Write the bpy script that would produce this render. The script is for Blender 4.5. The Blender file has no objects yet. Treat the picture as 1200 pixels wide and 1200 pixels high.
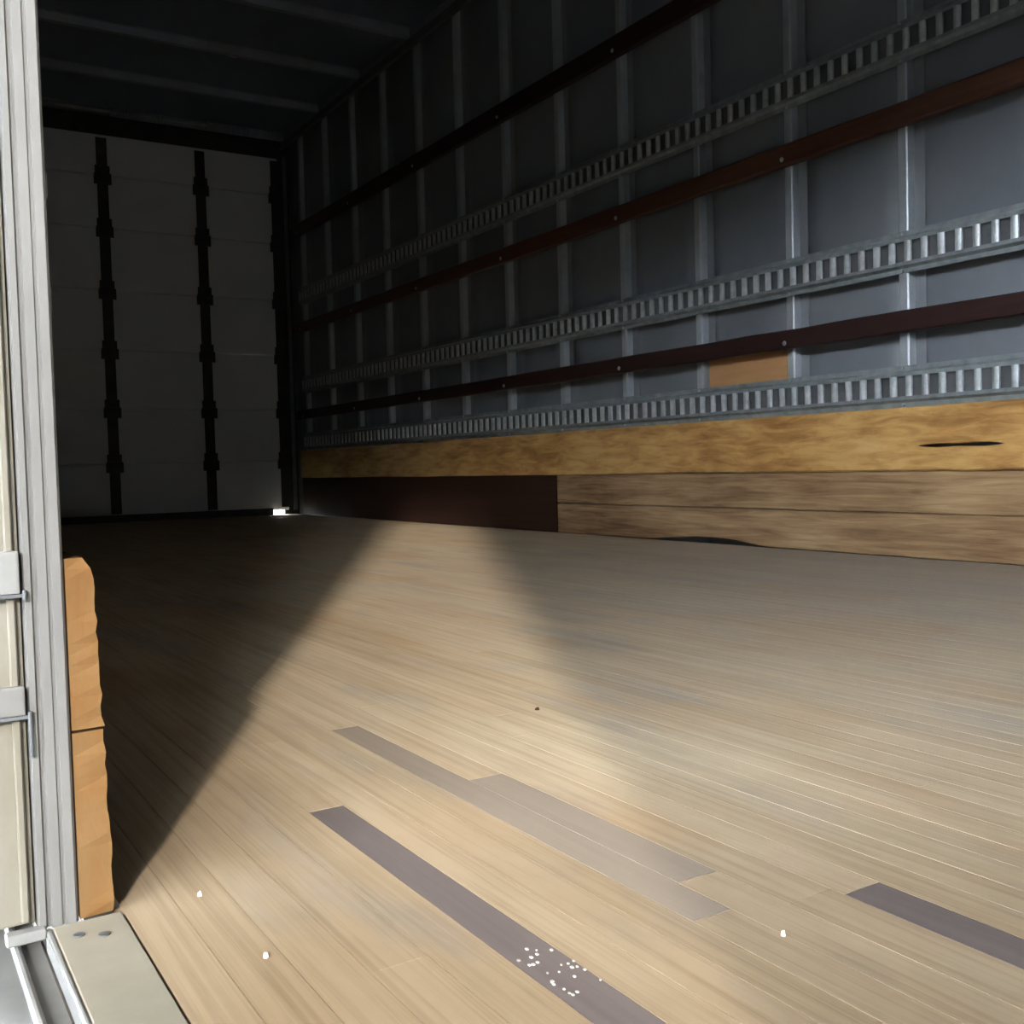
import bpy, bmesh, math, random
from mathutils import Vector, Matrix

# ------------------------------------------------------------------ camera
S = bpy.context.scene
C = S.collection
rnd = random.Random(7)
F_PX, YAW, PITCH, ROLL, CAM_H = 1218.94, 0.5564, -0.0444, -0.0260, 0.2785
cam_d = bpy.data.cameras.new('camera')
cam = bpy.data.objects.new('camera', cam_d)
C.objects.link(cam)
cam_d.sensor_fit = 'HORIZONTAL'
cam_d.sensor_width = 36.0
cam_d.lens = 36.0 * F_PX / 1200.0
cam_d.clip_start = 0.01
cam_d.clip_end = 500
fw = Vector((math.sin(YAW) * math.cos(PITCH), math.cos(YAW) * math.cos(PITCH), math.sin(PITCH)))
rt = Vector((math.cos(YAW), -math.sin(YAW), 0))
up = rt.cross(fw)
r2 = rt * math.cos(ROLL) + up * math.sin(ROLL)
u2 = -rt * math.sin(ROLL) + up * math.cos(ROLL)
M = Matrix.Identity(4)
for i in range(3):
    M[i][0], M[i][1], M[i][2] = r2[i], u2[i], -fw[i]
M.translation = (0, 0, CAM_H)
cam.matrix_world = M
S.camera = cam

# ------------------------------------------------------------------ sky, sun, exposure
SUN_AZ, SUN_EL = math.radians(27.9), math.radians(20.6)
W = bpy.data.worlds.new('sky')
S.world = W
W.use_nodes = True
bg = W.node_tree.nodes['Background']
bg.inputs[0].default_value = (0.88, 0.94, 1.0, 1)      # thin even haze
bg.inputs[1].default_value = 40.0
sd = bpy.data.lights.new('sun', 'SUN')
sun = bpy.data.objects.new('sun', sd)
C.objects.link(sun)
sd.energy = 2.7
sd.angle = math.radians(2.8)
sd.color = (1.0, 0.93, 0.81)
sun_dir = Vector((math.sin(SUN_AZ) * math.cos(SUN_EL), math.cos(SUN_AZ) * math.cos(SUN_EL), -math.sin(SUN_EL)))
sun.rotation_euler = sun_dir.to_track_quat('-Z', 'Y').to_euler()
sun.location = (-6, -10, 6)
vs = S.view_settings
vs.view_transform = 'Standard'
vs.look = 'None'
vs.gamma = 1
vs.use_curve_mapping = False
vs.exposure = 1.0

# ------------------------------------------------------------------ materials
def new_mat(name):
    m = bpy.data.materials.new(name)
    m.use_nodes = True
    nt = m.node_tree
    b = nt.nodes['Principled BSDF']
    return m, nt, b

def nd(nt, t, **kw):
    n = nt.nodes.new(t)
    for k, v in kw.items():
        setattr(n, k, v)
    return n

def ramp(nt, stops):
    r = nd(nt, 'ShaderNodeValToRGB')
    e = r.color_ramp.elements
    while len(e) < len(stops):
        e.new(0.5)
    for el, (p, c) in zip(e, stops):
        el.position = p
        el.color = (c[0], c[1], c[2], 1)
    return r

def coords(nt, scale):
    g = nd(nt, 'ShaderNodeNewGeometry')
    mp = nd(nt, 'ShaderNodeMapping')
    mp.inputs['Scale'].default_value = scale
    nt.links.new(g.outputs['Position'], mp.inputs['Vector'])
    return mp

def noise(nt, scale, detail=4, rough=0.55, vec=(1, 1, 1), dist=0.0):
    mp = coords(nt, vec)
    n = nd(nt, 'ShaderNodeTexNoise')
    n.inputs['Scale'].default_value = scale
    n.inputs['Detail'].default_value = detail
    n.inputs['Roughness'].default_value = rough
    n.inputs['Distortion'].default_value = dist
    nt.links.new(mp.outputs[0], n.inputs['Vector'])
    return n

def mix(nt, a, b, fac, mode='MIX'):
    x = nd(nt, 'ShaderNodeMix', data_type='RGBA', blend_type=mode)
    for sock, v in ((x.inputs[0], fac), (x.inputs[6], a), (x.inputs[7], b)):
        if hasattr(v, 'links') or hasattr(v, 'is_output'):
            nt.links.new(v, sock)
        elif isinstance(v, (int, float)):
            sock.default_value = v
        else:
            sock.default_value = (v[0], v[1], v[2], 1)
    return x.outputs[2]

def bump(nt, b, h, strength=0.2, dist=0.002):
    bp = nd(nt, 'ShaderNodeBump')
    bp.inputs['Strength'].default_value = strength
    bp.inputs['Distance'].default_value = dist
    nt.links.new(h, bp.inputs['Height'])
    nt.links.new(bp.outputs[0], b.inputs['Normal'])

def metal(name, c1, c2, rough=0.45, metallic=0.6, scale=9, vec=(1, 1, 1), spec=0.5):
    m, nt, b = new_mat(name)
    n = noise(nt, scale, 5, 0.6, vec)
    r = ramp(nt, [(0.3, c1), (0.72, c2)])
    nt.links.new(n.outputs['Fac'], r.inputs[0])
    nt.links.new(r.outputs[0], b.inputs['Base Color'])
    b.inputs['Roughness'].default_value = rough
    b.inputs['Metallic'].default_value = metallic
    b.inputs['Specular IOR Level'].default_value = spec
    n2 = noise(nt, 60, 3)
    bump(nt, b, n2.outputs['Fac'], 0.08, 0.001)
    return m

def wood(name, stops, grain=(70, 1.6, 70), rough=0.65, spec=0.3, blotch=3.0, rand=0.0, bstr=0.25):
    m, nt, b = new_mat(name)
    g = noise(nt, 1.0, 6, 0.65, grain, 0.6)
    l = noise(nt, blotch, 3, 0.5, (1, 0.35, 1))
    a = nd(nt, 'ShaderNodeMath', operation='MULTIPLY_ADD')
    nt.links.new(g.outputs['Fac'], a.inputs[0])
    a.inputs[1].default_value = 0.55
    h = nd(nt, 'ShaderNodeMath', operation='MULTIPLY')
    nt.links.new(l.outputs['Fac'], h.inputs[0])
    h.inputs[1].default_value = 0.45
    nt.links.new(h.outputs[0], a.inputs[2])
    r = ramp(nt, stops)
    nt.links.new(a.outputs[0], r.inputs[0])
    nt.links.new(r.outputs[0], b.inputs['Base Color'])
    b.inputs['Roughness'].default_value = rough
    b.inputs['Specular IOR Level'].default_value = spec
    bump(nt, b, g.outputs['Fac'], bstr, 0.0015)
    return m

def floor_wood(name, island):
    """worn hardwood strips: per-strip tone, long grain, big sandy, orange and grey traffic blotches"""
    m, nt, b = new_mat(name)
    if island:
        ran = nd(nt, 'ShaderNodeNewGeometry').outputs['Random Per Island']
    else:
        ran = nd(nt, 'ShaderNodeObjectInfo').outputs['Random']
    tone = ramp(nt, [(0.0, (0.43, 0.325, 0.208)), (0.35, (0.475, 0.362, 0.238)), (0.7, (0.505, 0.39, 0.262)), (1.0, (0.45, 0.35, 0.235))])
    nt.links.new(ran, tone.inputs[0])
    big = noise(nt, 2.3, 4, 0.55, (1.5, 0.8, 1))
    rb = ramp(nt, [(0.36, (0, 0, 0)), (0.66, (1, 1, 1))])
    nt.links.new(big.outputs['Fac'], rb.inputs[0])
    c1 = mix(nt, tone.outputs[0], (0.505, 0.405, 0.275), rb.outputs[0])
    org = noise(nt, 3.1, 3, 0.5, (1.6, 0.7, 1.3), 0.3)
    ro = ramp(nt, [(0.52, (0, 0, 0)), (0.72, (0.75, 0.75, 0.75))])
    nt.links.new(org.outputs['Fac'], ro.inputs[0])
    c2 = mix(nt, c1, (0.44, 0.295, 0.165), ro.outputs[0])
    gry = noise(nt, 4.0, 4, 0.6, (2.2, 0.6, 3.3), 0.2)
    rg = ramp(nt, [(0.54, (0, 0, 0)), (0.74, (0.7, 0.7, 0.7))])
    nt.links.new(gry.outputs['Fac'], rg.inputs[0])
    c3 = mix(nt, c2, (0.33, 0.30, 0.265), rg.outputs[0])
    gr = noise(nt, 1.0, 6, 0.7, (120, 2.2, 40), 0.8)
    rr = ramp(nt, [(0.28, (0.72, 0.69, 0.66)), (0.55, (1, 1, 1)), (0.8, (1.03, 1.02, 1.0))])
    nt.links.new(gr.outputs['Fac'], rr.inputs[0])
    c4 = mix(nt, c3, rr.outputs[0], 1.0, 'MULTIPLY')
    # brown dirt just inside the side door, darkened further to offset bright door light
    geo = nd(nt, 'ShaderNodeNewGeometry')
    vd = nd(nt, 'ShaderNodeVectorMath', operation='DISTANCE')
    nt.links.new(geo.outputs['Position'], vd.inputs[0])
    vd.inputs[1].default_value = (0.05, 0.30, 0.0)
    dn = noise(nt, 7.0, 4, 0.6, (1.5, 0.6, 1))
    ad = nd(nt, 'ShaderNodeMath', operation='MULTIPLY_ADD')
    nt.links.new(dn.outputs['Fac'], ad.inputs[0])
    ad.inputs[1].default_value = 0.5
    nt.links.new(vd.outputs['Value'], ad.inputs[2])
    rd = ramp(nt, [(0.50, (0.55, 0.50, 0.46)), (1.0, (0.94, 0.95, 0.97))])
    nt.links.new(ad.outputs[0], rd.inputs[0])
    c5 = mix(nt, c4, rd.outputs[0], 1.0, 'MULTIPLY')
    # greyer and darker towards the right wall, with a ragged limit
    sx = nd(nt, 'ShaderNodeSeparateXYZ')
    nt.links.new(geo.outputs['Position'], sx.inputs[0])
    gn = noise(nt, 3.0, 4, 0.6, (1.2, 0.6, 1))
    ga = nd(nt, 'ShaderNodeMath', operation='MULTIPLY_ADD')
    nt.links.new(gn.outputs['Fac'], ga.inputs[0])
    ga.inputs[1].default_value = 1.4
    nt.links.new(sx.outputs['X'], ga.inputs[2])
    gm = nd(nt, 'ShaderNodeMapRange')
    gm.inputs['From Min'].default_value = 1.5
    gm.inputs['From Max'].default_value = 2.9
    gm.inputs['To Max'].default_value = 0.75
    nt.links.new(ga.outputs[0], gm.inputs['Value'])
    gy = nd(nt, 'ShaderNodeMapRange')
    gy.inputs['From Min'].default_value = 3.4
    gy.inputs['From Max'].default_value = 2.0
    nt.links.new(sx.outputs['Y'], gy.inputs['Value'])
    gf = nd(nt, 'ShaderNodeMath', operation='MULTIPLY')
    nt.links.new(gm.outputs[0], gf.inputs[0])
    nt.links.new(gy.outputs[0], gf.inputs[1])
    c5 = mix(nt, c5, (0.30, 0.265, 0.235), gf.outputs[0])
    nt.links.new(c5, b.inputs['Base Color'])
    b.inputs['Roughness'].default_value = 0.8
    b.inputs['Specular IOR Level'].default_value = 0.15
    bump(nt, b, gr.outputs['Fac'], 0.05, 0.001)
    return m

MT = {}
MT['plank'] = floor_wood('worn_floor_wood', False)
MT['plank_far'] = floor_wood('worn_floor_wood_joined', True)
MT['plank_dark'] = wood('dark_floor_strip', [(0.25, (0.098, 0.075, 0.071)), (0.6, (0.142, 0.113, 0.104)), (0.85, (0.30, 0.25, 0.22))], (90, 3, 60))
MT['plank_mid'] = wood('stained_floor_strip', [(0.25, (0.215, 0.168, 0.133)), (0.6, (0.265, 0.210, 0.163)), (0.85, (0.32, 0.26, 0.20))], (90, 3, 60))
MT['under'] = wood('floor_joint_dirt', [(0.3, (0.06, 0.05, 0.04)), (0.8, (0.10, 0.085, 0.07))])
MT['kick'] = wood('yellow_plank', [(0.30, (0.20, 0.085, 0.025)), (0.43, (0.38, 0.20, 0.065)), (0.55, (0.55, 0.335, 0.12)), (0.72, (0.66, 0.44, 0.20))], (20, 7.0, 40), 0.6, 0.3, 9)
MT['brown'] = wood('weathered_plank', [(0.30, (0.075, 0.040, 0.020)), (0.44, (0.19, 0.112, 0.058)), (0.56, (0.32, 0.208, 0.112)), (0.72, (0.48, 0.35, 0.20))], (14, 3.5, 60), 0.75, 0.2, 6)
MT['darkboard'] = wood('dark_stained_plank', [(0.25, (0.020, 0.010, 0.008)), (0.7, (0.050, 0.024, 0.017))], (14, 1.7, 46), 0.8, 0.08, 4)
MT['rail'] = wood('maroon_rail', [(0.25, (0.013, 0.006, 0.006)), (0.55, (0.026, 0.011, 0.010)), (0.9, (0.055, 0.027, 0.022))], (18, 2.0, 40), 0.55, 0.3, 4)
MT['rail_lit'] = wood('lit_rail_wood', [(0.25, (0.05, 0.020, 0.013)), (0.55, (0.095, 0.042, 0.026)), (0.9, (0.16, 0.085, 0.05))], (18, 2.0, 40), 0.55, 0.3, 4)  # lighter copy of the rail wood; its stronger light is coloured in
MT['patch'] = wood('patch_plywood', [(0.25, (0.34, 0.18, 0.08)), (0.7, (0.50, 0.29, 0.135))], (20, 4.0, 30), 0.6, 0.3, 6)
MT['endgrain'] = wood('orange_board', [(0.22, (0.085, 0.030, 0.010)), (0.45, (0.140, 0.070, 0.023)), (0.85, (0.17, 0.115, 0.055))], (40, 20, 14), 0.75, 0.2, 14, bstr=0.5)
MT['panel'] = metal('grey_wall_sheet', (0.150, 0.168, 0.194), (0.195, 0.214, 0.240), 0.5, 0.15, 3.0)
MT['stud'] = metal('galvanised_stud', (0.31, 0.345, 0.385), (0.40, 0.435, 0.47), 0.42, 0.35, 12)
MT['flange'] = metal('stud_flange', (0.19, 0.208, 0.234), (0.24, 0.262, 0.288), 0.5, 0.15, 6)
MT['bar'] = metal('lit_track_rib', (0.32, 0.355, 0.375), (0.50, 0.54, 0.56), 0.35, 0.2, 40)  # lighter copy of the track steel; light caught by the ribs is coloured in
MT['track'] = metal('zinc_track', (0.17, 0.20, 0.215), (0.28, 0.315, 0.33), 0.42, 0.25, 30)
MT['roof'] = metal('roof_sheet', (0.10, 0.125, 0.18), (0.15, 0.18, 0.24), 0.5, 0.3, 2.5)
MT['bow'] = metal('roof_bow_steel', (0.20, 0.23, 0.29), (0.28, 0.31, 0.37), 0.45, 0.4, 6)
MT['doorpanel'] = metal('white_door_panel', (0.70, 0.75, 0.83), (0.80, 0.84, 0.89), 0.55, 0.0, 2.6)
MT['black'] = metal('blackened_steel', (0.022, 0.023, 0.026), (0.05, 0.05, 0.055), 0.55, 0.3, 14)
MT['darksteel'] = metal('dull_steel', (0.10, 0.11, 0.12), (0.17, 0.18, 0.19), 0.45, 0.5, 10)
MT['post'] = metal('weathered_aluminium', (0.13, 0.129, 0.125), (0.185, 0.182, 0.174), 0.5, 0.25, 5, (4, 4, 1.2))
MT['cream'] = metal('cream_paint', (0.135, 0.122, 0.092), (0.195, 0.184, 0.158), 0.5, 0.0, 8, (3, 3, 1))
MT['sill'] = metal('sill_plate_grey', (0.225, 0.20, 0.155), (0.29, 0.26, 0.205), 0.55, 0.1, 14)
MT['alu'] = metal('bright_aluminium', (0.22, 0.22, 0.218), (0.30, 0.30, 0.29), 0.4, 0.4, 20)
MT['white'] = metal('white_paint', (0.78, 0.77, 0.73), (0.86, 0.85, 0.82), 0.5, 0.0, 30)
MT['fleck'] = metal('dusty_flecks', (0.36, 0.34, 0.31), (0.48, 0.46, 0.42), 0.7, 0.0, 60)
MT['ground'] = metal('dusty_asphalt', (0.06, 0.06, 0.06), (0.10, 0.098, 0.093), 0.9, 0.0, 3, spec=0.1)
MT['concrete'] = metal('pale_concrete', (0.62, 0.61, 0.59), (0.72, 0.71, 0.69), 0.85, 0.0, 1.2, spec=0.1)
MT['blocker_dark'] = metal('dark_blocker', (0.03, 0.034, 0.036), (0.05, 0.054, 0.056), 0.7, 0.0, 2, spec=0.2)  # dark finish of the added unseen light blockers
m, nt, b = new_mat('lamp_lens')
MT['lens'] = m
nn = noise(nt, 90, 2)
rr_ = ramp(nt, [(0.3, (0.72, 0.72, 0.70)), (0.7, (0.80, 0.80, 0.78))])
nt.links.new(nn.outputs['Fac'], rr_.inputs[0])
nt.links.new(rr_.outputs[0], b.inputs['Base Color'])
b.inputs['Roughness'].default_value = 0.2

# ------------------------------------------------------------------ mesh helpers
def V(v):
    return Vector(v)

def add_box(bm, x0, x1, y0, y1, z0, z1):
    vs_ = [bm.verts.new(p) for p in ((x0, y0, z0), (x1, y0, z0), (x1, y1, z0), (x0, y1, z0), (x0, y0, z1), (x1, y0, z1), (x1, y1, z1), (x0, y1, z1))]
    for f in ((3, 2, 1, 0), (4, 5, 6, 7), (0, 1, 5, 4), (1, 2, 6, 5), (2, 3, 7, 6), (3, 0, 4, 7)):
        bm.faces.new([vs_[i] for i in f])
    return vs_

def bxm(*a, bevel=0.0, seg=1):
    bm = bmesh.new()
    add_box(bm, *a)
    if bevel:
        bmesh.ops.bevel(bm, geom=bm.edges[:], offset=bevel, segments=seg, affect='EDGES', profile=0.7)
    return bm

def add_prism(bm, poly, axis, a0, a1):
    """closed outline swept along an axis; poly in the other two axes"""
    def pt(q, t):
        if axis == 'z': return (q[0], q[1], t)
        if axis == 'y': return (q[0], t, q[1])
        return (t, q[0], q[1])
    A = [bm.verts.new(pt(q, a0)) for q in poly]
    B = [bm.verts.new(pt(q, a1)) for q in poly]
    n = len(poly)
    for i in range(n):
        bm.faces.new((A[i], A[(i + 1) % n], B[(i + 1) % n], B[i]))
    bm.faces.new(A[::-1])
    bm.faces.new(B)

def add_cyl(bm, p0, p1, r, n=12):
    p0, p1 = V(p0), V(p1)
    d = (p1 - p0).normalized()
    a = d.orthogonal().normalized()
    c = d.cross(a)
    A, B = [], []
    for i in range(n):
        t = 2 * math.pi * i / n
        o = (a * math.cos(t) + c * math.sin(t)) * r
        A.append(bm.verts.new(p0 + o))
        B.append(bm.verts.new(p1 + o))
    for i in range(n):
        bm.faces.new((A[i], A[(i + 1) % n], B[(i + 1) % n], B[i]))
    bm.faces.new(A[::-1])
    bm.faces.new(B)

def obj(name, bm, mat, parent=None, kind=None, smooth=False, mat2=None):
    bmesh.ops.recalc_face_normals(bm, faces=bm.faces[:])
    co = [v.co for v in bm.verts]
    lo = [min(c[i] for c in co) for i in range(3)]
    hi = [max(c[i] for c in co) for i in range(3)]
    base = V(((lo[0] + hi[0]) / 2, (lo[1] + hi[1]) / 2, lo[2]))
    for v in bm.verts:
        v.co -= base
    me = bpy.data.meshes.new(name)
    bm.to_mesh(me)
    bm.free()
    if smooth:
        for p in me.polygons:
            p.use_smooth = True
    me.materials.append(MT[mat])
    if mat2:
        me.materials.append(MT[mat2])
    o = bpy.data.objects.new(name, me)
    C.objects.link(o)
    o.location = base
    if parent is not None:
        o.parent = parent
        o.location = base - WLOC[parent.name]
    WLOC[o.name] = base.copy()
    if kind:
        o['kind'] = kind
    return o
WLOC = {}

def empty(name, loc, kind=None):
    o = bpy.data.objects.new(name, None)
    C.objects.link(o)
    o.location = loc
    o.empty_display_size = 0.1
    WLOC[o.name] = V(loc)
    if kind:
        o['kind'] = kind
    return o

def tag(o, label, cat, group=None):
    o['label'] = label
    o['category'] = cat
    if group:
        o['group'] = group
    return o

def instance(src, wloc, parent):
    o = src.copy()
    C.objects.link(o)
    o.parent = parent
    o.location = V(wloc) - WLOC[parent.name]
    WLOC[o.name] = V(wloc)
    return o

# ------------------------------------------------------------------ dimensions (metres)
XW = 2.411                      # face of the studs on the right wall
XS = 2.441                      # sheet behind the studs
XE = 0.080                      # outer face of the door side
Y_F, Y_R = -1.30, 6.56          # front bulkhead, roll-up door
D0, D1, DH = -0.17, 0.690, 1.90  # side door opening
ZC = 2.45
STUD0, PITCHS = 1.842, 0.4064

# ------------------------------------------------------------------ ground and unseen light blockers added outside
ground = obj('ground', bxm(-60, 60, -60, 11, -1.35, -1.15), 'ground', kind='structure')
apron = obj('ground_apron', bxm(-60, 60, 11, 160, -1.35, -1.145), 'concrete', kind='structure')
# unseen walls and roof added to block daylight except through one high opening
BLOCKER_AZ = math.radians(55)
HN = V((-math.sin(BLOCKER_AZ), -math.cos(BLOCKER_AZ), 0))
HT = V((-math.cos(BLOCKER_AZ), math.sin(BLOCKER_AZ), 0))
def light_blocker(name, boxes, parent=None, bevel=0):
    bm = bmesh.new()
    for q in boxes:
        add_box(bm, *q)
    for v in bm.verts:
        u_, v_, z_ = v.co
        v.co = V((0, 0.26, 0)) + HT * u_ + HN * v_ + V((0, 0, z_))
    return obj(name, bm, 'blocker_dark', parent, None if parent else 'structure')
OPEN_U0, OPEN_U1, OPEN_Z0, OPEN_Z1 = -15.0, 17.0, 7.4, 11.9
hw = light_blocker('wall_blocker', [(-30, 30, 22, 22.4, -1.15, OPEN_Z0), (-30, 30, 22, 22.4, OPEN_Z1, 13),
                        (-30, OPEN_U0, 22, 22.4, OPEN_Z0, OPEN_Z1), (OPEN_U1, 30, 22, 22.4, OPEN_Z0, OPEN_Z1)])
for k in range(20):
    light_blocker('blocker_panel', [(-30 + 3 * k + 0.03, -27 + 3 * k - 0.03, 21.96, 22, -1.1, OPEN_Z0 - 0.05)], hw)
light_blocker('wall_blocker_side', [(-30.4, -30, -6, 22.4, -1.15, 13)])
light_blocker('wall_blocker_end', [(30, 30.4, -6, 22.4, -1.15, 13)])
light_blocker('ceiling_blocker', [(-30.4, 30.4, -6, 22.6, 13, 13.3)])

# ------------------------------------------------------------------ floor of strips
floor = obj('floor', bxm(0.128, XS, Y_F, Y_R + 0.15, -0.06, -0.012), 'under', kind='structure')
edges = [0.1285, 0.160, 0.193, 0.226, 0.262, 0.2965, 0.3265, 0.357, 0.388, 0.414, 0.4455, 0.480, 0.519, 0.5525]
while edges[-1] < XW - 0.035:
    edges.append(edges[-1] + rnd.uniform(0.029, 0.036))
edges[-1] = XW - 0.001
special = {5: [(-0.15, 0.803, 'plank_dark')], 9: [(0.470, 1.045, 'plank_mid')], 12: [(-0.25, 0.445, 'plank_dark')],
           10: [(0.520, 0.80, 'plank_mid')]}
pieces = []
for i in range(len(edges) - 1):
    fixed = special.get(i, [])
    y = Y_F
    cuts = []
    while y < Y_R + 0.14:
        nxt = [f for f in fixed if abs(f[0] - y) < 1e-6]
        if nxt:
            cuts.append((y, nxt[0][1], nxt[0][2]))
            y = nxt[0][1]
            continue
        e = y + rnd.uniform(0.55, 1.7)
        for f in fixed:
            if y < f[0] < e + 0.12:
                e = f[0]
        e = min(e, Y_R + 0.14)
        cuts.append((y, e, 'plank'))
        y = e
    for (a, b_, mt) in cuts:
        pieces.append((edges[i], edges[i + 1], a, b_, mt))

def seen(pc):
    xc = (pc[0] + pc[1]) / 2
    best = 0
    for k in range(9):
        yy = pc[2] + (pc[3] - pc[2]) * (k + 0.5) / 9
        d = V((xc, yy, 0)) - V((0, 0, CAM_H))
        z = d.dot(fw)
        if z < 0.1:
            continue
        px, py = d.dot(r2) / z * F_PX, d.dot(u2) / z * F_PX
        if abs(px) < 660 and abs(py) < 660:
            best = max(best, 1.0 / z)
    return best
pieces.sort(key=lambda pc: -seen(pc))
far = bmesh.new()
for n, (x0, x1, y0, y1, mt) in enumerate(pieces):
    dz = rnd.uniform(-0.00012, 0.0)
    g = 0.0003
    if n < 295 and seen((x0, x1, y0, y1)) > 0:
        bm = bmesh.new()
        add_box(bm, x0 + g, x1 - g, y0 + g, y1 - g, -0.012, dz)
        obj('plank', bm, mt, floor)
    else:
        add_box(far, x0 + g, x1 - g, y0 + g, y1 - g, -0.012, dz)
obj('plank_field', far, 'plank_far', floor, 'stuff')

# ------------------------------------------------------------------ right wall: sheet panels, hat studs
wr = obj('wall_right', bxm(XS + 0.009, XS + 0.04, Y_F - 0.05, Y_R + 0.15, -0.06, ZC + 0.03), 'darksteel', kind='structure')
k0 = int(math.ceil((Y_F - STUD0) / PITCHS))
stud_y = [STUD0 + PITCHS * k for k in range(k0, 12)]

def stud_bm(y):
    bm = bmesh.new()
    w, fl, t = 0.0155, 0.034, 0.002
    prof = [(XS - 0.001, y - w - fl), (XS - t, y - w - fl), (XS - t, y - w - 0.002), (XW + 0.003, y - w), (XW, y - w + 0.004),
            (XW, y + w - 0.004), (XW + 0.003, y + w), (XS - t, y + w + 0.002), (XS - t, y + w + 0.008), (XS - 0.001, y + w + 0.008)]
    add_prism(bm, prof, 'z', 0.236, ZC)
    for f in bm.faces:
        if all(v.co.x > XS - 0.0025 for v in f.verts):
            f.material_index = 1
    return bm
st0 = None
for y in stud_y:
    if st0 is None:
        st0 = obj('stud', stud_bm(y), 'stud', wr, mat2='flange')
        yb, lb = y, WLOC[st0.name].copy()
    else:
        instance(st0, lb + V((0, y - yb, 0)), wr)
ys = [Y_F] + stud_y + [Y_R + 0.022]
for a, b_ in zip(ys[:-1], ys[1:]):
    # each sheet bay bellies a few millimetres
    bm = bmesh.new()
    nx, nz = 4, 8
    bow = rnd.uniform(0.0, 0.005)
    grid = [[bm.verts.new((XS - 0.0005 + bow * math.sin(math.pi * i / nx) * math.sin(math.pi * j / nz) , a + 0.001 + (b_ - a - 0.002) * i / nx, 0.0 + ZC * j / nz))
             for j in range(nz + 1)] for i in range(nx + 1)]
    for i in range(nx):
        for j in range(nz):
            bm.faces.new((grid[i][j], grid[i + 1][j], grid[i + 1][j + 1], grid[i][j + 1]))
    fs = bm.faces[:]
    r_ = bmesh.ops.extrude_face_region(bm, geom=fs)
    for v in [q for q in r_['geom'] if isinstance(q, bmesh.types.BMVert)]:
        v.co.x += 0.0012
    obj('panel', bm, 'panel', wr, smooth=True)
obj('top_rail', bxm(XW - 0.015, XS, Y_F, Y_R, ZC - 0.06, ZC - 0.001, bevel=0.004), 'bow', wr)

# logistic tracks: pressed strip with real slots, pitch two inches
def track(z0, label):
    H, per, y0, n = 0.112, 0.0508, Y_F + 0.02, 150
    xb, xf = XW - 0.0008, XW - 0.013
    bm = bmesh.new()
    yend = y0 + n * per
    # upper and lower rolled flanges (closed section outlines in x,z)
    for s, zb in ((1, z0), (-1, z0 + H)):
        q = [(xb, 0.0), (xb - 0.0025, 0.0), (xb - 0.0025, 0.012), (xf, 0.019), (xf, 0.029), (xf + 0.0025, 0.029), (xf + 0.0025, 0.020), (xb, 0.0145)]
        add_prism(bm, [(x, zb + s * z) for x, z in q], 'y', y0, yend)
    # crosspieces between the slots, pushed outwards like ribs
    for k in range(n + 1):
        yc = y0 + k * per
        hw = 0.0095
        arc = []
        for i in range(5):
            t = -1 + 2 * i / 4
            arc.append((xf - 0.0035 * math.cos(t * math.pi / 2), yc + hw * t))
        arc += [(xf + 0.007, yc + hw), (xf + 0.007, yc + hw - 0.002), (xf + 0.0025, yc + hw - 0.003), (xf + 0.0025, yc - hw + 0.003), (xf + 0.007, yc - hw + 0.002), (xf + 0.007, yc - hw)]
        nf = len(bm.faces)
        add_prism(bm, arc, 'z', z0 + 0.0285, z0 + H - 0.0285)
        bm.faces.ensure_lookup_table()
        for f in bm.faces[nf:]:
            f.material_index = 1
    o = empty('logistic_track', (XW, (y0 + yend) / 2, z0))
    obj('slotted_strip', bm, 'track', o, mat2='bar')
    obj('slot_shade_strip', bxm(xb - 0.0004, xb + 0.0006, y0, yend, z0 + 0.016, z0 + H - 0.016), 'darksteel', o)  # dark strip added behind the slots to paint their inner shade
    first = None
    for y in stud_y[2:]:
        if y > Y_R - 0.1:
            continue
        for zz in (z0 + 0.0065, z0 + H - 0.0065):
            if first is None:
                b2 = bmesh.new()
                bmesh.ops.create_cone(b2, cap_ends=True, segments=8, radius1=0.0055, radius2=0.003, depth=0.004, matrix=Matrix.Translation((xb - 0.0044, y, zz)) @ Matrix.Rotation(-math.pi / 2, 4, 'Y'))
                first = obj('rivet', b2, 'stud', o)
                rb_, ry, rz = WLOC[first.name].copy(), y, zz
            else:
                instance(first, rb_ + V((0, y - ry, zz - rz)), o)
    return tag(o, label, 'track', 'slotted cargo tracks on the right wall')
track(1.327, 'topmost galvanised slotted cargo track on the right wall')
track(0.770, 'middle galvanised slotted cargo track, between the two lower dark wooden rails')
track(0.410, 'lowest galvanised slotted cargo track, directly above the yellow board')

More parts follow.
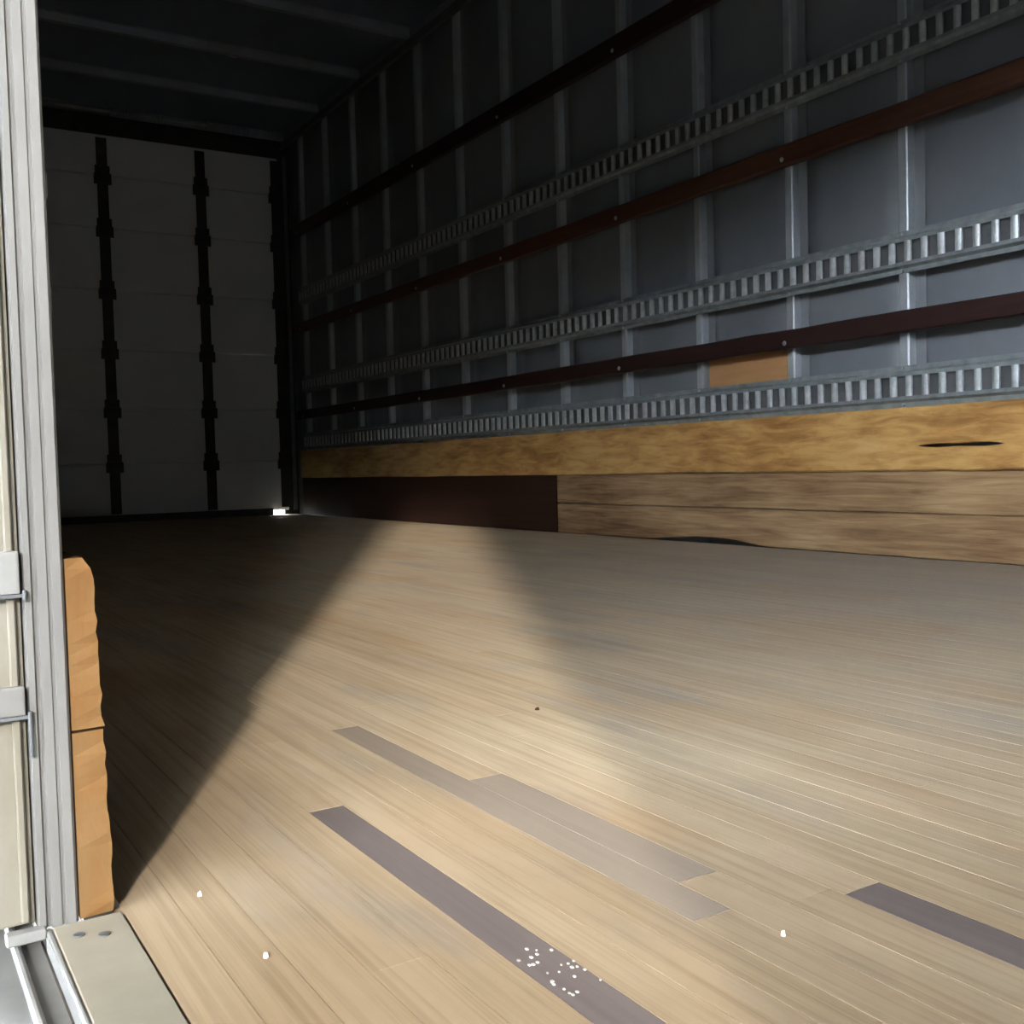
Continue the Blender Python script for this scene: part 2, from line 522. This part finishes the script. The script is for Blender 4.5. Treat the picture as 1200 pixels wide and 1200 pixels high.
# wooden rub rails
def rub_rail(z0, z1, label, seed, mt='rail'):
    r_ = random.Random(seed)
    bm = bmesh.new()
    n = 40
    x0, x1 = XW - 0.026, XW - 0.0008
    rows = []
    for i in range(n + 1):
        y = Y_F + 0.01 + (Y_R - 0.14 - Y_F) * i / n
        a, b_ = r_.uniform(-0.0015, 0.0015), r_.uniform(-0.0015, 0.0015)
        c = 0.004
        sec = [(x1, z0 + a), (x0 + c, z0 + a), (x0, z0 + c + a), (x0 + r_.uniform(0, 0.001), z1 - c + b_), (x0 + c, z1 + b_), (x1, z1 + b_)]
        rows.append([bm.verts.new((x, y, z)) for x, z in sec])
    for i in range(n):
        for j in range(6):
            bm.faces.new((rows[i][j], rows[i][(j + 1) % 6], rows[i + 1][(j + 1) % 6], rows[i + 1][j]))
    bm.faces.new(rows[0]); bm.faces.new(rows[-1][::-1])
    o = empty('rub_rail', (XW, 2.6, z0))
    obj('rail_board', bm, mt, o)
    first = None
    for y in stud_y[2::2]:
        if y > Y_R - 0.2:
            continue
        zz = z0 + 0.3 * (z1 - z0)
        if first is None:
            b2 = bmesh.new()
            bmesh.ops.create_cone(b2, cap_ends=True, segments=10, radius1=0.008, radius2=0.005, depth=0.004, matrix=Matrix.Translation((x0 - 0.0021, y, zz)) @ Matrix.Rotation(-math.pi / 2, 4, 'Y'))
            first = obj('bolt', b2, 'stud', o)
            b0, by = WLOC[first.name].copy(), y
        else:
            instance(first, b0 + V((0, y - by, 0)), o)
    return tag(o, label, 'rail', 'wooden rub rails on the right wall')
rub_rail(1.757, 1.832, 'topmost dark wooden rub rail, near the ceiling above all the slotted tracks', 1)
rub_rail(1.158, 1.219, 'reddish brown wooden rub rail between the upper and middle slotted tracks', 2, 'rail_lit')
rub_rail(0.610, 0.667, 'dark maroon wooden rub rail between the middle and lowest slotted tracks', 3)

# yellow board with a long dark split
def yellow_board():
    bm = bmesh.new()
    x0, x1, zb, zt = XW - 0.020, XW - 0.0008, 0.2365, 0.4085
    y0, y1 = Y_F + 0.01, Y_R - 0.16
    stops = [y0 + (y1 - y0) * i / 48 for i in range(49)]
    sp0, sp1 = 1.535, 1.785
    inner = [sp0 + (sp1 - sp0) * i / 14 for i in range(15)]
    stops = sorted([s for s in stops if s < sp0 - 0.01 or s > sp1 + 0.01] + inner)
    r_ = random.Random(11)
    def half(lower):
        rows = []
        for y in stops:
            t = (y - sp0) / (sp1 - sp0)
            w = 0.0
            if 0 < t < 1:
                w = 0.0085 * math.sin(math.pi * t) ** 0.7 * (0.75 + 0.25 * math.sin(9 * t))
            zc = 0.303
            e = r_.uniform(-0.0012, 0.0012)
            if lower:
                sec = [(x1, zb + e), (x0 + 0.004, zb + e), (x0, zb + 0.005 + e), (x0, zc - w), (x1 - 0.002, zc - w * 0.6)]
            else:
                sec = [(x1 - 0.002, zc + w * 0.6), (x0, zc + w), (x0, zt - 0.004), (x0 + 0.003, zt), (x1, zt)]
            rows.append([bm.verts.new((x, y, z)) for x, z in sec])
        for a, b_ in zip(rows[:-1], rows[1:]):
            for j in range(5):
                bm.faces.new((a[j], a[(j + 1) % 5], b_[(j + 1) % 5], b_[j]))
        bm.faces.new(rows[0]); bm.faces.new(rows[-1][::-1])
    half(True); half(False)
    return tag(obj('kick_board', bm, 'kick'), 'long yellow wooden board under the lowest slotted track, with a dark split', 'board')
yellow_board()

def board(name, y0, y1, z0, z1, mt, label, thick=0.011, seed=0, notch=None):
    r_ = random.Random(seed)
    bm = bmesh.new()
    n = max(6, int((y1 - y0) / 0.06))
    x0, x1 = XW - thick, XW + 0.004
    rows = []
    for i in range(n + 1):
        y = y0 + (y1 - y0) * i / n
        a = r_.uniform(0, 0.0018)
        if notch and notch[0] < y < notch[1]:
            t = (y - notch[0]) / (notch[1] - notch[0])
            a += notch[2] * math.sin(math.pi * t) ** 0.6 * (0.6 + 0.4 * (1 - t))
        c = 0.003
        sec = [(x1, z0 + a), (x0 + c, z0 + a), (x0, z0 + c + a), (x0, z1 - c), (x0 + c, z1), (x1, z1)]
        rows.append([bm.verts.new((x, y, z)) for x, z in sec])
    for i in range(n):
        for j in range(6):
            bm.faces.new((rows[i][j], rows[i][(j + 1) % 6], rows[i + 1][(j + 1) % 6], rows[i + 1][j]))
    bm.faces.new(rows[0]); bm.faces.new(rows[-1][::-1])
    return tag(obj(name, bm, mt), label, 'board', 'boards along the foot of the right wall')
board('base_board', Y_F + 0.01, 3.505, 0.1213, 0.2358, 'brown', 'weathered brown board directly below the yellow board', seed=4)
board('base_board', Y_F + 0.01, 3.505, 0.0010, 0.1207, 'brown', 'weathered brown board along the floor with a black gouge in its bottom edge', seed=5, notch=(2.40, 2.90, 0.024))
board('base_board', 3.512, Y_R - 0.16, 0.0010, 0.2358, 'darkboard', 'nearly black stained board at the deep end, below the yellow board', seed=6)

# orange plywood patch between two studs
pt = bxm(XS - 0.012, XS - 0.0035, STUD0 + PITCHS + 0.030, STUD0 + 2 * PITCHS - 0.026, 0.500, 0.617, bevel=0.0015)
tag(obj('plywood_patch', pt, 'patch'), 'orange brown rectangle of plywood set between two studs above the lowest track', 'patch')

# ------------------------------------------------------------------ ceiling with bows
ceil = obj('ceiling', bxm(XE, XS + 0.03, Y_F - 0.05, Y_R + 0.15, ZC, ZC + 0.03), 'roof', kind='structure')
b0 = None
for k in range(-9, 4):
    y = 4.71 + 0.61 * k
    if y < Y_F:
        continue
    if b0 is None:
        bm = bmesh.new()
        w = 0.022
        prof = [(y - w - 0.015, ZC - 0.001), (y - w - 0.015, ZC - 0.003), (y - w, ZC - 0.004), (y - w + 0.006, ZC - 0.04), (y + w - 0.006, ZC - 0.04), (y + w, ZC - 0.004), (y + w + 0.015, ZC - 0.003), (y + w + 0.015, ZC - 0.001)]
        add_prism(bm, prof, 'x', 0.105, XW - 0.018)
        b0 = obj('roof_bow', bm, 'bow', ceil)
        lb, yb = WLOC[b0.name].copy(), y
    else:
        instance(b0, lb + V((0, y - yb, 0)), ceil)
dl = empty('dome_light', (1.72, 5.36, ZC - 0.03))
bm = bmesh.new(); add_cyl(bm, (1.72, 5.36, ZC - 0.0005), (1.72, 5.36, ZC - 0.012), 0.045, 20)
obj('lamp_base', bm, 'white', dl)
bm = bmesh.new()
bmesh.ops.create_uvsphere(bm, u_segments=16, v_segments=8, radius=0.034, matrix=Matrix.Translation((1.72, 5.36, ZC - 0.012)) @ Matrix.Diagonal((1, 1, 0.6, 1)))
obj('lamp_lens', bm, 'lens', dl, smooth=True)
tag(dl, 'small round unlit lamp on the dark ceiling', 'lamp')

# ------------------------------------------------------------------ left wall with the side door opening
wl = empty('wall_left', (XE, 3.6, 0), 'structure')
def skin(x0, x1, y0, y1, z0, z1): obj('skin_panel', bxm(x0, x1, y0, y1, z0, z1), 'white', wl)
skin(0.080, 0.0865, D1 + 0.030, Y_R + 0.15, -0.06, ZC)
skin(0.080, 0.0865, Y_F - 0.05, D0 - 0.03, -0.06, ZC)
skin(0.080, 0.0865, D0 - 0.03, D1 + 0.03, DH + 0.03, ZC)
sl = None
for k in range(0, 15):
    y = D1 + 0.14 + PITCHS * k
    if y > Y_R - 0.2:
        continue
    if sl is None:
        sl = obj('stud', bxm(0.0868, 0.1025, y - 0.019, y + 0.019, 0.236, ZC - 0.001, bevel=0.003), 'stud', wl)
        lb, yb = WLOC[sl.name].copy(), y
    else:
        instance(sl, lb + V((0, y - yb, 0)), wl)
for y in (-0.45, -0.86):
    instance(sl, lb + V((0, y - yb, 0)), wl)
obj('door_header', bxm(0.078, 0.124, D0 - 0.03, D1 + 0.03, DH, DH + 0.03, bevel=0.003), 'post', wl)
wf = obj('wall_front', bxm(XE, XS + 0.03, Y_F - 0.05, Y_F - 0.002, -0.06, ZC), 'white', kind='structure')

# ribbed aluminium post at the near edge of the door opening
jp = empty('door_post', (0.09, D1, 0))
prof = [(0.0788, D1 + 0.028), (0.0788, D1 + 0.004), (0.0800, D1 + 0.001), (0.0835, D1 + 0.001), (0.0845, D1 + 0.0035), (0.0862, D1 + 0.0035), (0.0872, D1),
        (0.0925, D1), (0.0932, D1 + 0.0015), (0.0948, D1 + 0.0015), (0.0955, D1), (0.1005, D1), (0.1022, D1 + 0.002), (0.1022, D1 + 0.028)]
bm = bmesh.new(); add_prism(bm, prof, 'z', 0.0005, DH - 0.0005)
obj('post_extrusion', bm, 'post', jp)
for zc, hz, xt in ((0.457, 0.008, 0.1036), (0.388, 0.009, 0.1034)):
    obj('catch_tab', bxm(0.1005, xt, D1 + 0.004, D1 + 0.008, zc - hz, zc + hz, bevel=0.0006), 'post', jp)
tag(jp, 'weathered grey ribbed metal post at the left edge of the opening', 'post')
jp2 = obj('trim_1', bxm(0.0788, 0.124, D0 - 0.030, D0, 0.0005, DH - 0.0005, bevel=0.003), 'post', kind='structure')

# two stacked boards lining the foot of the left wall, their sawn ends facing the opening
def end_board(z0, z1, label, seed, top_round):
    r_ = random.Random(seed)
    bm = bmesh.new()
    ye = D1 + 0.002
    nz = 16
    L, Rr = [], []
    for j in range(nz + 1):
        t = j / nz
        z = z0 + (z1 - z0) * t
        xin = 0.1242 - 0.0045 * (z / 0.228) ** 1.5 + r_.uniform(-0.0011, 0.0007)
        xl = 0.1032
        if top_round and t > 0.86:
            u = (t - 0.86) / 0.14
            xin -= 0.006 * u * u
        L.append((xl, z)); Rr.append((xin, z))
    def ring(y, jit):
        out = []
        for (x, z) in L: out.append(bm.verts.new((x, y, z)))
        for (x, z) in reversed(Rr): out.append(bm.verts.new((x - (r_.uniform(0, 0.0006) if jit else 0), y + (r_.uniform(0, 0.002) if jit else 0), z)))
        return out
    R0 = ring(ye, True); R1 = ring(ye + 0.05, False); R2 = ring(Y_R - 0.2, False)
    n = len(R0)
    for a, b_ in ((R0, R1), (R1, R2)):
        for i in range(n):
            bm.faces.new((a[i], a[(i + 1) % n], b_[(i + 1) % n], b_[i]))
    # end caps as quads between the two edges
    for Rg in (R0, R2):
        for j in range(nz):
            bm.faces.new((Rg[j], Rg[j + 1], Rg[n - 2 - j], Rg[n - 1 - j]))
    return tag(obj('lining_board', bm, 'endgrain'), label, 'board', 'stacked orange boards beside the post')
end_board(0.0010, 0.1185, 'lower of the two orange boards with ragged ends beside the grey post', 21, False)
end_board(0.1205, 0.2280, 'upper of the two orange boards with ragged ends beside the grey post', 22, True)

# side door leaf swung fully open against the outside
leaf = empty('door_2', (0.05, D1 + 0.4, 0), 'structure')
obj('door_leaf', bxm(0.030, 0.0780, D1 + 0.006, D1 + 0.86, 0.004, DH - 0.01, bevel=0.002, seg=2), 'cream', leaf)
obj('edge_strip', bxm(0.0700, 0.0745, D1 + 0.002, D1 + 0.0058, 0.006, DH - 0.02, bevel=0.0008), 'cream', leaf)
for zc, hz, mt, pin in ((0.222, 0.013, 'alu', 0.004), (0.144, 0.009, 'post', 0.026)):
    bm = bxm(0.040, 0.0772, D1 - 0.0022, D1 + 0.0016, zc - hz, zc + hz, bevel=0.0015, seg=2)
    h = obj('hinge', bm, mt, leaf)
    obj('hinge_dark_strip', bxm(0.040, 0.0785, D1 - 0.0026, D1 + 0.0014, zc - hz - 0.0022, zc - hz - 0.0001), 'darksteel', h)  # thin dark strip along the lower edge of the hinge
    b2 = bmesh.new(); add_cyl(b2, (0.0795, D1 - 0.002, zc - hz - pin), (0.0795, D1 - 0.002, zc - hz + 0.002), 0.0013, 10)
    obj('hinge_pin', b2, 'darksteel', h, smooth=False)

# sill
sl_ = empty('door_sill', (0.105, 0.26, 0))
obj('sill_plate', bxm(0.0865, 0.1275, D0 + 0.001, D1 + 0.0, -0.012, 0.0008, bevel=0.0008), 'sill', sl_)
bm = bmesh.new(); add_cyl(bm, (0.0845, D0 + 0.001, -0.001), (0.0845, D1 - 0.001, -0.001), 0.0020, 10)
obj('sill_nosing', bm, 'alu', sl_)
for (x, y) in ((0.1115, 0.660), (0.0985, 0.668)):
    b2 = bmesh.new()
    add_cyl(b2, (x, y, 0.0007), (x, y, 0.0016), 0.0034, 14)
    s_ = obj('screw', b2, 'darksteel', sl_)
tag(sl_, 'grey metal sill plate at the foot of the door opening', 'sill')
sr = empty('side_rail', (0.06, 2.5, -0.15))
obj('rail_top', bxm(0.040, 0.0825, Y_F, Y_R, -0.030, -0.010, bevel=0.002), 'post', sr)
obj('rail_web', bxm(0.058, 0.0825, Y_F, Y_R, -0.150, -0.0305, bevel=0.002), 'cream', sr)
bm = bmesh.new(); add_cyl(bm, (0.066, Y_F, -0.0085), (0.066, Y_R, -0.0085), 0.0030, 10)
obj('rail_bead', bm, 'alu', sr)
obj('corner_cap', bxm(0.060, 0.083, D1 - 0.006, D1 + 0.004, -0.004, 0.003, bevel=0.0012), 'alu', sr)
tag(sr, 'pale metal edge rail running along the outside below the sill', 'rail')

# ------------------------------------------------------------------ roll-up door at the deep end
dr = empty('door_1', (1.26, Y_R, 0), 'structure')
seams = [0.028, 0.352, 0.680, 1.030, 1.385, 1.750, 2.060, 2.300]
DX0, DX1 = 0.14, 2.362
cols = [0.70, 1.282, 1.860]
for j in range(7):
    xr = DX1 
    bm = bxm(DX0, xr, Y_R, Y_R + 0.022, seams[j] + 0.002, seams[j + 1] - 0.002, bevel=0.004)
    if j < 6:
        add_box(bm, DX0, xr, Y_R + 0.012, Y_R + 0.0215, seams[j + 1] - 0.006, seams[j + 1] + 0.0028)
    pn = obj('door_section', bm, 'doorpanel', dr)
    for cx in cols + [DX0 + 0.03, DX1 - 0.02]:
        obj('stile', bxm(cx - 0.031, cx + 0.031, Y_R - 0.007, Y_R - 0.0005, seams[j] + 0.02, seams[j + 1] - 0.02, bevel=0.002), 'black', pn)
for j in range(1, 7):
    for cx in cols + [DX1 - 0.02]:
        bm = bmesh.new()
        add_box(bm, cx - 0.050, cx + 0.050, Y_R - 0.012, Y_R - 0.0075, seams[j] - 0.055, seams[j] - 0.006)
        add_box(bm, cx - 0.042, cx + 0.042, Y_R - 0.012, Y_R - 0.0075, seams[j] + 0.006, seams[j] + 0.055)
        add_cyl(bm, (cx - 0.048, Y_R - 0.014, seams[j]), (cx + 0.048, Y_R - 0.014, seams[j]), 0.009, 10)
        obj('hinge', bm, 'black', dr)
obj('bottom_seal', bxm(DX0, 2.255, Y_R - 0.007, Y_R - 0.0006, -0.0015, 0.044, bevel=0.002), 'black', dr)
for x in (0.135, 2.385):
    bm = bmesh.new()
    add_box(bm, x - 0.012, x + 0.012, Y_R - 0.060, Y_R - 0.057, 0.03, 2.30)
    add_box(bm, x + (0.009 if x > 1 else -0.012), x + (0.012 if x > 1 else -0.009), Y_R - 0.057, Y_R - 0.02, 0.03, 2.30)
    obj('vertical_track', bm, 'darksteel', dr)
    bm = bmesh.new()
    add_box(bm, x - 0.012 - (0.03 if x > 1 else -0.03), x + 0.012 - (0.03 if x > 1 else -0.03), Y_R - 2.6, Y_R - 0.10, 2.325, 2.335)
    add_box(bm, x - 0.002 - (0.03 if x > 1 else -0.03), x + 0.002 - (0.03 if x > 1 else -0.03), Y_R - 2.6, Y_R - 0.10, 2.335, 2.37)
    obj('ceiling_track', bm, 'darksteel', dr)
bm = bmesh.new(); add_cyl(bm, (0.2, Y_R - 0.17, 2.385), (2.31, Y_R - 0.17, 2.385), 0.013, 12)
sh = obj('counterbalance_shaft', bm, 'bow', dr)
for xa, xb in ((1.30, 1.62), (1.86, 2.22)):
    bm = bmesh.new()
    for i in range(22):
        x = xa + (xb - xa) * i / 22
        add_cyl(bm, (x, Y_R - 0.17, 2.385), (x + (xb - xa) / 22 * 0.7, Y_R - 0.17, 2.385), 0.026, 12)
    obj('spring', bm, 'bow', sh)
tr2 = obj('trim_2', bxm(2.340, XS + 0.0085, Y_R + 0.0235, Y_R + 0.10, -0.012, ZC - 0.001, bevel=0.003), 'black', kind='structure')
tr3 = obj('trim_3', bxm(0.0868, 0.160, Y_R + 0.0235, Y_R + 0.10, -0.012, ZC - 0.001, bevel=0.003), 'black', kind='structure')
tr4 = obj('trim_4', bxm(0.161, 2.339, Y_R + 0.0235, Y_R + 0.10, 2.26, ZC - 0.001, bevel=0.003), 'black', kind='structure')

# ------------------------------------------------------------------ crumbs on the floor
def chip(x, y, r, label, seed, mt='white'):
    r_ = random.Random(seed)
    bm = bmesh.new()
    n = 7
    r *= 0.7
    lo = [bm.verts.new((x + r * r_.uniform(.7, 1.1) * math.cos(6.283 * i / n), y + r * r_.uniform(.7, 1.2) * math.sin(6.283 * i / n), 0.0002)) for i in range(n)]
    hi = [bm.verts.new((v.co.x * .75 + x * .25, v.co.y * .75 + y * .25, 0.0022 + r_.uniform(0, .001))) for v in lo]
    for i in range(n):
        bm.faces.new((lo[i], lo[(i + 1) % n], hi[(i + 1) % n], hi[i]))
    bm.faces.new(hi); bm.faces.new(lo[::-1])
    return tag(obj('paint_chip' if mt == 'white' else 'wood_crumb', bm, mt), label, 'debris', 'crumbs on the floor')
chip(0.176, 0.686, 0.0028, 'tiny white crumb on the floor closest to the orange boards', 31)
chip(0.184, 0.576, 0.0030, 'tiny white crumb on the floor near the sill plate', 32)
chip(0.444, 0.426, 0.0022, 'tiny pale crumb on the floor between the two dark strips', 33)
chip(0.639, 0.984, 0.0042, 'small dark crumb in the middle of the sunlit floor', 34, 'darkboard')
bm = bmesh.new()
r_ = random.Random(40)
for i in range(26):
    x, y = r_.uniform(0.300, 0.326), r_.gauss(0.462, 0.016)
    s = r_.uniform(0.0003, 0.0008)
    add_box(bm, x - s, x + s, y - s * 1.3, y + s * 1.3, -0.0002, 0.0006)
fl = tag(obj('paint_flecks', bm, 'fleck', kind='stuff'), 'scatter of white flecks on the long dark floor strip', 'debris')
